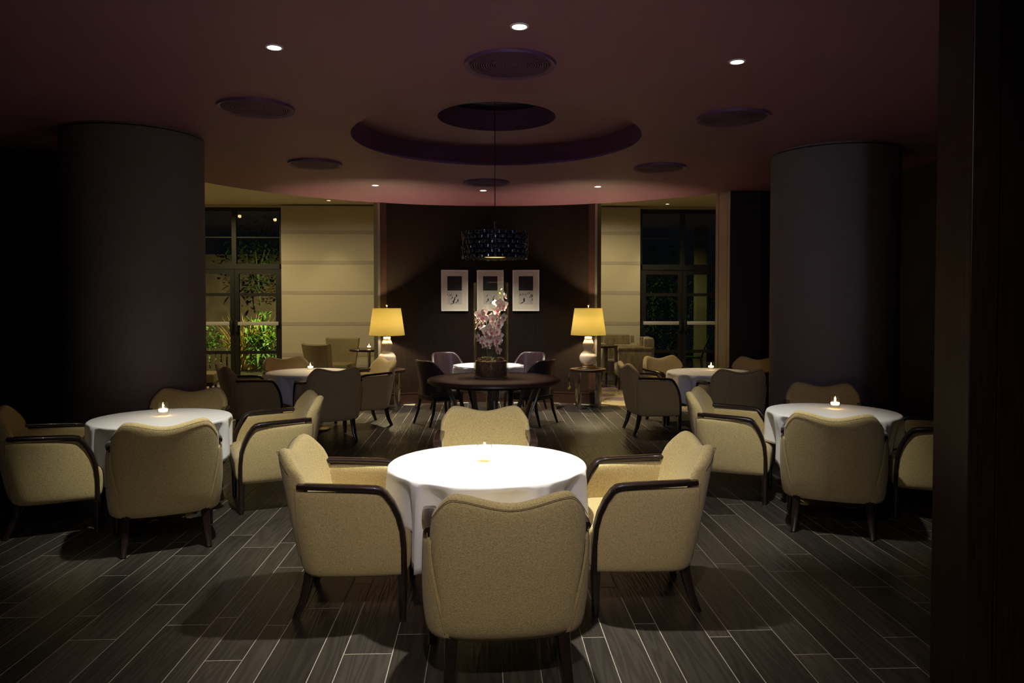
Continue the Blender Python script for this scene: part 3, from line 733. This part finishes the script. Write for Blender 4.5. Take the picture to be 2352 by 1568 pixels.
# ------------------------------------------------------------------ pendant
PP = Vector((PY(1137, 563, TD).x, TD, 0)); z0, z1 = PY(1137, 595, TD).z, PY(1137, 532, TD).z
t = thing('pendant_lamp', 'black pendant lamp of glossy overlapping pieces hanging from the coffer on a thin cord', 'pendant lamp', (PP.x, PP.y, z0))
H = z1-z0
bm = B(); tube(bm, [(0, 0, H*.6), (0, 0, CEIL+.42-z0)], .004, 8); finish('cord', bm, 'black', t)
bm = B(); tube(bm, [(0, 0, H*.4), (0, 0, H+.10)], .011, 8); finish('stem', bm, 'brass', t)
bm = B()
for zz in (.02, H*.5, H-.02):
    tube(bm, [(.275*math.cos(2*PI*i/40), .275*math.sin(2*PI*i/40), zz) for i in range(40)], .004, 6, True)
for k in range(4):
    a = PI*k/4; box(bm, (0, 0, H-.02), (.52, .006, .006), Matrix.Rotation(a, 3, 'Z'))
finish('hoop_frame', bm, 'black', t)
bm = B(); rows = []
for i in range(7):
    a = (i/6-.5)*2.3; rows.append([Vector((.036*math.sin(a)*1.0, -.030*math.cos(a)+.012, zz*.019*(1-.25*abs(a)/1.15)+.0)) for zz in (-1, -.5, 0, .5, 1)])
grid(bm, rows); tile = finish('shade_piece', bm, 'glossblack', t, angle=0, solid=.004)
NR, NA = 6, 26; k0 = True
for r_ in range(NR):
    for k in range(NA):
        a = 2*PI*(k+.5*(r_ % 2))/NA; rr_ = .288+.016*((k+r_) % 2)+random.uniform(-.006, .006); zz = .02+(H-.04)*r_/(NR-1)
        o = tile if k0 else inst('shade_piece', tile, t); k0 = False
        o.location = (rr_*math.sin(a), -rr_*math.cos(a), zz); o.rotation_euler = (random.uniform(-.25, .25), random.uniform(-.2, .2), a)
bm = B(); lathe(bm, [(0, .03), (.10, .02), (.11, .06), (.05, .11), (0, .115)], 24); finish('bulb', bm, mat('pendant_bulb', (1, .8, .4), .5, emit=(1, .62, .2), estr=2.0), t)
bm = B(); lathe(bm, [(.262, .005), (.262, H-.005)], 40); finish('lining', bm, 'black', t)
spot((PP.x, PP.y, z0-.005), (VP.x, VP.y, TZ), 95, 60, .6, (1, .82, .56), .06)

# ------------------------------------------------------------------ side tables and table lamps
def side_table():
    root = thing('side_table', '', 'side table')
    bm = B(); lathe(bm, [(0, .57), (.272, .57), (.275, .575), (.275, .605), (.270, .61), (0, .61)], 48); finish('tabletop', bm, mat('side_top', (.03, .016, .011), .3, noise=.3, nscale=10, stretch=(1, 6, 1)), root)
    for k in range(4):
        a = PI/4+PI/2*k; c, s = math.cos(a), math.sin(a)
        bm = B(); sweep(bm, [(.225*c, .225*s, .57), (.225*c, .225*s, .012)], rrect(.066, .010, .1), wx=(-s, c, 0)); finish('leg', bm, 'steel', root)
    for k in range(2):
        bm = B(); box(bm, (0, 0, .006+.0*k), (.45, .05, .011), Matrix.Rotation(PI/4+PI/2*k, 3, 'Z')); finish('base_bar', bm, 'steel', root)
    bm = B(); lathe(bm, [(0, .30), (.215, .30), (.215, .31), (0, .31)], 40); finish('glass_shelf', bm, 'glass', root)
    return root
def table_lamp():
    root = thing('table_lamp', '', 'table lamp')
    bm = B(); bx(bm, -.13, .13, -.13, .13, 0, .018, .002); bx(bm, -.105, .105, -.105, .105, .018, .05, .002); finish('base', bm, 'brass', root)
    bm = B(); lathe(bm, [(0, .05), (.075, .05), (.115, .085), (.137, .14), (.135, .19), (.11, .235), (.075, .265), (.062, .285), (.07, .31), (.086, .35), (.084, .39), (.068, .425), (.055, .455), (.056, .485), (.05, .49), (0, .49)], 40); finish('gourd_body', bm, 'ceramic', root, angle=60)
    bm = B(); lathe(bm, [(.018, .49), (.02, .53), (.012, .54), (.006, .60), (.006, .94), (0, .94)], 12); finish('neck', bm, 'brass', root)
    bm = B(); lathe(bm, [(.27, .515), (.212, .925)], 48); finish('shade', bm, 'shade', root, solid=.003)
    bm = B(); lathe(bm, [(0, .93), (.008, .94), (.006, .952), (.018, .965), (.018, .978), (0, .992)], 12); finish('finial', bm, 'brass', root)
    bm = B()
    for k in range(3): a = 2*PI*k/3; tube(bm, [(0, 0, .915), (.212*math.cos(a), .212*math.sin(a), .918)], .003, 6)
    finish('spider', bm, 'brass', root)
    bm = B(); lathe(bm, [(0, .62), (.025, .63), (.034, .67), (.02, .71), (0, .72)], 14); finish('bulb', bm, mat('lamp_bulb', (1, .9, .7), .5, emit=(1, .72, .36), estr=6), root)
    return root
st = side_table(); lamp = table_lamp()
for i, (px, side) in enumerate(((1351, 'right'), (889, 'left'))):
    p = PY(px, 840, 11.42)
    sl = 'dark round side table with chrome bar legs and glass shelf, under the %s lamp' % side
    ll = 'table lamp with amber shade and cream gourd base, %s end of the dark wall' % side
    if i == 0:
        st.location = (p.x, p.y, 0); st['label'] = sl; st['group'] = 'side tables by the dark wall'; lamp.location = (p.x, p.y, .611); lamp['label'] = ll; lamp['group'] = 'table lamps'
        bm = B(); tube(bm, [(-.12, -.05, .02), (-.2, -.08, .006), (-.30, -.08, 0.005), (-.305, -.08, -.12), (-.30, -.09, -.22)] + [(-.30+.02*math.sin(4*PI*i/24), -.09, -.25-.07*i/24-.03*math.sin(2*PI*i/24)) for i in range(25)], .004, 6); co = finish('cord', bm, 'cord', None)
        bm = B(); bx(bm, -.312, -.292, -.095, -.075, -.19, -.12, .003); sw = finish('switch', bm, 'black', None)
    else: dup(st, sl, (p.x, p.y, 0), 0, 'side tables by the dark wall'); dup(lamp, ll, (p.x, p.y, .611), 0, 'table lamps')
    point((p.x, p.y, .611+.68), 330, (1, .82, .46), .04)
co.parent = lamp; sw.parent = co

# ------------------------------------------------------------------ three pictures on the back wall
def picture(px, label, seed, marks):
    xx = PY(px, 667, CY+RAD).x; ang = math.asin(xx/RAD); zc = PY(px, 667, CY+RAD-.05).z
    r = RAD-.03; root = thing('framed_picture', label, 'picture', (r*math.sin(ang), CY+r*math.cos(ang), zc), -ang, 'pictures on the dark back wall')
    w_, h_ = .435, .665; f = .022
    bm = B(); bx(bm, -w_/2, w_/2, -.012, .016, h_/2-f, h_/2); bx(bm, -w_/2, w_/2, -.012, .016, -h_/2, -h_/2+f); bx(bm, -w_/2, -w_/2+f, -.012, .016, -h_/2+f, h_/2-f); bx(bm, w_/2-f, w_/2, -.012, .016, -h_/2+f, h_/2-f); finish('frame', bm, 'white', root, False)
    bm = B(); bx(bm, -w_/2+f, w_/2-f, -.002, .012, -h_/2+f, h_/2-f); finish('mount', bm, 'mat', root, False)
    bm = B(); bx(bm, -.118, .118, -.003, 0, -.0, .232); pr = finish('print', bm, 'printdark', root, False)
    bm = B(); bx(bm, -.118, .118, -.003, 0, -.225, 0); finish('print_snow', bm, 'printpale', pr, False)
    bm = B()
    for (x, z, s, lean) in marks:
        x = x*.236-.118; z = -z*.225
        for q0, q1, wq in (((0, 0), (lean*.3, 1), .42), ((0, 0), (-1.0, -.55), .22)):
            a = Vector((x+q0[0]*s, -.0034, z+q0[1]*s)); b = Vector((x+q1[0]*s, -.0034, z+q1[1]*s)); d = (b-a).normalized(); nrm = Vector((-d.z, 0, d.x))*wq*s/2
            pp = [a-nrm*.7, (a+b)/2-nrm, b, (a+b)/2+nrm, a+nrm*.7]
            pp = [Vector((min(.117, max(-.117, p.x)), p.y, max(-.224, p.z))) for p in pp]
            bm.faces.new([bm.verts.new(p) for p in pp])
    finish('print_figures', bm, 'ink', pr, False)
    bm = B(); bx(bm, -w_/2+f, w_/2-f, -.0075, -.0055, -h_/2+f, h_/2-f); finish('glazing', bm, 'thin', root, False)
picture(1044, 'white framed print of small dark figures on snow, left of the three on the wall', 1, [(.02, .35, .026, .2), (.18, .36, .026, .2), (.28, .34, .026, .2), (.33, .55, .034, .3), (.62, .45, .05, .4), (.48, .72, .05, .5), (.42, .9, .06, .5), (.72, .8, .05, .4)])
picture(1126, 'white framed print half hidden behind the glass vase, middle of the three', 2, [(.3, .4, .03, .2), (.35, .75, .05, .3), (.75, .5, .03, .2), (.7, .8, .06, .3)])
picture(1208, 'white framed print of small dark figures on snow, right of the three on the wall', 3, [(.12, .33, .03, -.1), (.3, .30, .026, 0), (.48, .32, .026, .1), (.66, .22, .024, .2), (.78, .2, .022, .3), (.86, .42, .04, .3), (.95, .45, .04, .2), (.38, .80, .07, -.1), (.95, .68, .03, .3)])

# ------------------------------------------------------------------ plum leather chairs round the small cloth table
def plum_chair():
    root = thing('dining_chair', '', 'chair')
    bm = B(); rows = []; N = 16; As = [math.radians(-100+200*i/N) for i in range(N+1)]
    R0 = .235
    def top(a): return .86-.24*sm((abs(a)-.75)/1.0)
    def pt(a, f, dr): 
        z = .40+(top(a)-.40)*f; r = R0+dr+.045*f
        return (1.02*r*math.sin(a), -(r)*math.cos(a)-.02-.03*f, z)
    for f in (0, .25, .5, .75, .95, 1): rows.append([pt(a, f, 0) for a in As])
    rows.append([(x, y, z+.01) for x, y, z in [pt(a, 1, -.02) for a in As]])
    for f in (1, .95, .75, .5, .25, 0): rows.append([pt(a, f, -.04) for a in As])
    vs = grid(bm, rows)
    for side in (0, -1):
        col = [r[side] for r in vs]
        for k in range(6): bm.faces.new((col[k], col[k+1], col[11-k], col[12-k])) if k < 5 else None
    finish('backrest', bm, 'plum', root, angle=0, sub=1)
    bm = B(); bx(bm, -.225, .225, -.22, .25, .37, .46, .03); finish('seat', bm, 'plum', root)
    bm = B(); bx(bm, -.215, .215, -.21, .235, .33, .375, .004); finish('seat_frame', bm, 'black', root)
    for x, y, dx, dy in ((-.2, .215, -.01, .02), (.2, .215, .01, .02), (-.19, -.19, -.02, -.09), (.19, -.19, .02, -.09)):
        bm = B(); sweep(bm, [(x, y, .36), (x+dx*.4, y+dy*.3, .18), (x+dx, y+dy, 0)], lambda k: rrect((.04, .034, .024)[k], (.04, .034, .024)[k], .25), wx=(1, 0, 0)); finish('leg', bm, 'darkwood', root)
    return root
pc = plum_chair()
for i, (dx, dy, l) in enumerate(((-.66, -.46, 'plum leather chair in front of the small white table, left of the vase'), (.58, -.46, 'plum leather chair in front of the small white table, right of the vase'),
                                 (-.54, .72, 'plum leather chair against the back wall, left of the vase'), (.55, .72, 'plum leather chair against the back wall, right of the vase'))):
    x, y = T_CEN.x+dx, T_CEN.y+dy; rz = math.atan2(-dx, dy)+PI
    if i == 0: pc.location = (x, y, 0); pc.rotation_euler = (0, 0, rz); pc['label'] = l; pc['group'] = 'plum leather chairs'
    else: dup(pc, l, (x, y, 0), rz, 'plum leather chairs')

# ------------------------------------------------------------------ lounge furniture
def tan_chair():
    root = thing('lounge_chair', '', 'chair')
    bm = B(); rows = []
    N = 12; us = [-1+2*i/N for i in range(N+1)]
    def pt(u, f, d): z = .30+(.90+.015*abs(u)**3-.30)*f; return (u*(.27+.06*f), -.26-.10*f+.07*u*u+d, z)
    for f in (0, .3, .6, .9, 1): rows.append([pt(u, f, 0) for u in us])
    rows.append([(x, y, z+.02) for x, y, z in [pt(u, 1, .045) for u in us]])
    for f in (1, .9, .6, .3, 0): rows.append([pt(u, f, .09) for u in us])
    vs = grid(bm, rows)
    for side in (0, -1):
        col = [r[side] for r in vs]
        for k in range(4): bm.faces.new((col[k], col[k+1], col[9-k], col[10-k]))
        bm.faces.new((col[4], col[5], col[6]))
    finish('backrest', bm, 'tan', root, angle=50)
    bm = B(); bx(bm, -.28, .28, -.22, .32, .30, .46, .045); finish('seat', bm, 'tan', root)
    bm = B(); bx(bm, -.26, .26, -.2, .29, .25, .31, .005); finish('seat_base', bm, 'black', root)
    for x, y in ((-.23, .25), (.23, .25), (-.23, -.2), (.23, -.2)):
        bm = B(); sweep(bm, [(x, y, .26), (x*1.03, y*1.06, 0)], lambda k: rrect((.045, .03)[k], (.045, .03)[k], .2), wx=(1, 0, 0)); finish('leg', bm, 'darkwood', root)
    return root
tc = tan_chair()
spots = [(752, 12.9, -38, 'tan leather chair turned to the right, before the left blinds'), (778, 14.5, 172, 'tan leather chair against the left blinds, facing the camera'), (452, 12.6, -80, 'tan leather chair just showing beside the left column, before the garden door')]
for i, (px, D, deg, l) in enumerate(spots):
    p = PY(px, 800, D)
    if i == 0: tc.location = (p.x, p.y, 0); tc.rotation_euler = (0, 0, math.radians(deg)); tc['label'] = l; tc['group'] = 'tan leather lounge chairs'
    else: dup(tc, l, (p.x, p.y, 0), math.radians(deg), 'tan leather lounge chairs')
p = PY(850, 835, 13.4)
bm = B(); lathe(bm, [(0, .36), (.20, .36), (.235, .375), (.24, .42), (.22, .45), (0, .46)], 32); 
s_ = thing('stool', 'low round dark upholstered stool under the small lounge table by the blinds', 'stool', (p.x-.12, p.y-.1, 0)); finish('seat', bm, 'black', s_)
for k in range(4):
    a = PI/4+k*PI/2; bm = B(); tube(bm, [(.15*math.cos(a), .15*math.sin(a), .365), (.18*math.cos(a), .18*math.sin(a), 0)], .014, 8); finish('leg', bm, 'darkwood', s_)
def bistro(px, py, D, z, r, label, cl):
    p = PY(px, py, D); root = thing('bistro_table', label, 'table', (p.x, p.y, 0), 0, 'small lounge tables')
    bm = B(); lathe(bm, [(0, z-.04), (r-.01, z-.04), (r, z-.03), (r, z-.008), (r-.006, z), (0, z)], 40); finish('tabletop', bm, 'darkwood', root)
    bm = B(); lathe(bm, [(.03, .02), (.03, z-.045), (.09, z-.042), (.09, z-.04), (0, z-.04)], 16); finish('pedestal', bm, 'steel', root)
    bm = B(); lathe(bm, [(0, 0), (.22, 0), (.22, .012), (.03, .022), (0, .022)], 32); finish('base_plate', bm, 'steel', root)
    candle(0, 0, cl, z, (p.x, p.y-.02, z), 1.0)
bistro(848, 797, 13.9, .765, .37, 'small dark round lounge table on a steel stem, beside the left blinds', 'lit tealight on the small lounge table beside the left lamp')
bistro(1375, 791, 14.3, .80, .37, 'small dark round lounge table half hidden behind the right lamp', 'lit tealight on the small lounge table beside the right lamp')
def velvet_chair():
    root = thing('velvet_armchair', '', 'armchair')
    bm = B(); bx(bm, -.27, .27, -.36, -.25, .25, .97, .03)
    for s in (-1, 1): bx(bm, s*.27, s*.345, -.36, -.17, .55, .96, .03)
    finish('backrest', bm, 'velvet', root)
    for s in (-1, 1):
        bm = B(); bx(bm, s*.27, s*.35, -.33, .30, .24, .76, .02); tube(bm, [(s*.315, -.33, .765), (s*.315, .305, .765)], .045, 12); finish('arm', bm, 'velvet', root)
    bm = B(); bx(bm, -.268, .268, -.25, .32, .25, .48, .04); finish('seat', bm, 'velvet', root)
    for x, y in ((-.30, .26), (.30, .26), (-.30, -.31), (.30, -.31)):
        bm = B(); sweep(bm, [(x, y, .26), (x*1.02, y*1.08, 0)], lambda k: rrect((.05, .03)[k], (.05, .03)[k], .2), wx=(1, 0, 0)); finish('leg', bm, 'darkwood', root)
    return root
vc = velvet_chair(); p = PY(1452, 830, 14.0); vc.location = (p.x, p.y, 0); vc.rotation_euler = (0, 0, math.radians(86)); vc['label'] = 'olive velvet armchair seen from its side, before the dark glazed door'; vc['group'] = 'olive velvet armchairs'
p = PY(1422, 800, 14.85); dup(vc, 'olive velvet armchair against the pale blind behind the small table, facing the camera', (p.x, p.y, 0), PI, 'olive velvet armchairs')

# ------------------------------------------------------------------ the garden at night
bm = B(); bx(bm, -14, 14, WIN+.2, 26, -.3, -.06); struct(finish('ground', bm, mat('garden_soil', (.03, .03, .015), .9, noise=.4, nscale=5), smooth=False))
bm = B(); dk = bpy.data.objects.new('terrace_deck', None); C.objects.link(dk); struct(dk)
for k in range(9):
    bm = B(); bx(bm, -8, 7, WIN+.22+k*.15, WIN+.22+k*.15+.142, -.06, -.02, .004); finish('board', bm, 'deck', dk, False)
def bush(name, label, cat, loc, size, n, L, W, mname, seed, up=.4, group=None, grassy=False):
    r = random.Random(seed); root = thing(name, label, cat, loc, 0, group)
    bm = B()
    for k in range(n):
        if grassy:
            a = r.uniform(0, 2*PI); rr_ = size[0]*.35*math.sqrt(r.random()); b = Vector((rr_*math.cos(a), rr_*math.sin(a), 0))
            lean = Vector((math.cos(a)*r.uniform(.05, .5), math.sin(a)*r.uniform(.05, .5), 1)); leaf_mesh(bm, b, lean, size[2]*r.uniform(.6, 1), W, r.uniform(.2, .9), 5)
        else:
            d = Vector((r.gauss(0, 1), r.gauss(0, 1), r.gauss(0, 1))).normalized()*(r.random()**.4)
            p_ = Vector((d.x*size[0], d.y*size[1], size[2]*(.5+.5*d.z)))
            leaf_mesh(bm, p_, (r.uniform(-1, 1), r.uniform(-1, 1), r.uniform(-.3, 1)*up*2), L*r.uniform(.6, 1.2), W*r.uniform(.7, 1.2), .4, 3)
    finish('foliage', bm, mname, root, angle=0)
    bm = B()
    for k in range(3): tube(bm, [(0, 0, -.05), (r.uniform(-.1, .1), r.uniform(-.1, .1), size[2]*.3), (r.uniform(-.3, .3)*size[0], r.uniform(-.3, .3)*size[1], size[2]*.6)], .015, 6)
    finish('stem', bm, 'stem', root)
def gp_(px, D): q = PY(px, 800, D); return (q.x, q.y, -.05)
bush('broadleaf_shrub', 'broad leaved green shrub lit up outside the left glazed door', 'shrub', gp_(605, 18.2), (.50, .35, 1.45), 420, .26, .06, 'bushg', 1, .8)
bush('broadleaf_shrub', 'low green shrub outside the left leaf of the garden door', 'shrub', gp_(478, 18.4), (.45, .4, 1.2), 320, .13, .06, 'bushg', 9, .6)
bush('ornamental_grass', 'tall yellow ornamental grass lit behind the green shrub outside', 'grass', gp_(572, 18.9), (.55, .4, 2.0), 700, 1, .016, 'grass', 3, grassy=True)
bush('climbing_plant', 'dark tree foliage high outside the left glazed door', 'tree', (gp_(600, 19.6)[0], gp_(600, 19.6)[1], 1.6), (.9, .4, 2.3), 900, .14, .06, 'hedge', 4)
for i, px in enumerate((1500, 1545, 1600, 1650)):
    bush('hedge_shrub', ['leftmost clipped hedge shrub outside the dark right door', 'hedge shrub left of the middle of the dark right door', 'hedge shrub just right of the middle of the dark right door', 'rightmost hedge shrub outside the dark right door'][i], 'hedge', gp_(px, 18.2+.15*(i % 2)), (.27, .3, 3.2), 900, .12, .06, 'hedge', 20+i, group='hedge beyond the right door')
bm = B(); bx(bm, -10, wx(640), 20.3, 20.5, -.1, 2.9); tag(finish('garden_wall', bm, 'render', smooth=False), 'brown rendered garden building behind the plants at the left door', 'wall')
fn = thing('picket_fence', 'low dark picket fence outside the left garden door', 'fence', gp_(490, 17.4))
for k in range(7): bm = B(); bx(bm, -.45+k*.13, -.45+k*.13+.08, -.012, .012, .05, .62); finish('picket', bm, 'fence', fn, False)
bm = B(); bx(bm, -.47, .45, .012, .04, .16, .21); bx(bm, -.47, .45, .012, .04, .46, .51); finish('rail', bm, 'fence', fn, False)
gpz = gp_(1611, 17.2); bm = B(); bx(bm, gpz[0]-.12, gpz[0]+.12, gpz[1], gpz[1]+.24, -.06, 3.4); tag(finish('pergola_post', bm, 'post', smooth=False), 'square timber post standing outside the dark right door', 'post')
q = gp_(1592, 16.2); ch = thing('terrace_chair', 'slim metal terrace chair outside the right leaf of the dark door', 'chair', (q[0], q[1], -.02), math.radians(70))
bm = B(); sweep(bm, [(0, -.18, .44), (0, -.24, .62), (0, -.34, .92)], rrect(.40, .02, .3), wx=(1, 0, 0)); finish('backrest', bm, 'bushg', ch)
bm = B(); bx(bm, -.21, .21, -.2, .22, .42, .45, .01); finish('seat', bm, 'bushg', ch)
for x, y in ((-.19, .19), (.19, .19), (-.19, -.17), (.19, -.17)): bm = B(); tube(bm, [(x, y, .42), (x*1.15, y*1.3, 0)], .012, 8); finish('leg', bm, 'steel', ch)
# added lamps outside, out of view, to light the garden plants
for px, wt, col, tg in ((700, 1700, (1, .86, .40), (590, 18.6)), (1420, 110, (.95, .95, .5), (1560, 18.3))):
    q = PY(px, 600, WIN+.45); tq = gp_(*tg)
    bm = B(); bx(bm, -.09, .09, -.05, .05, -.05, .05, .01); o = finish('added_flood', bm, 'black'); o.location = (q.x, WIN+.26, 2.75)
    tag(o, 'unseen lamp added to light the garden, above the %s blinds' % ('left' if px < 1000 else 'right'), 'added_flood')
    spot((q.x, WIN+.36, 2.72), (tq[0], tq[1], .8), wt, 80, 1, col, .06)
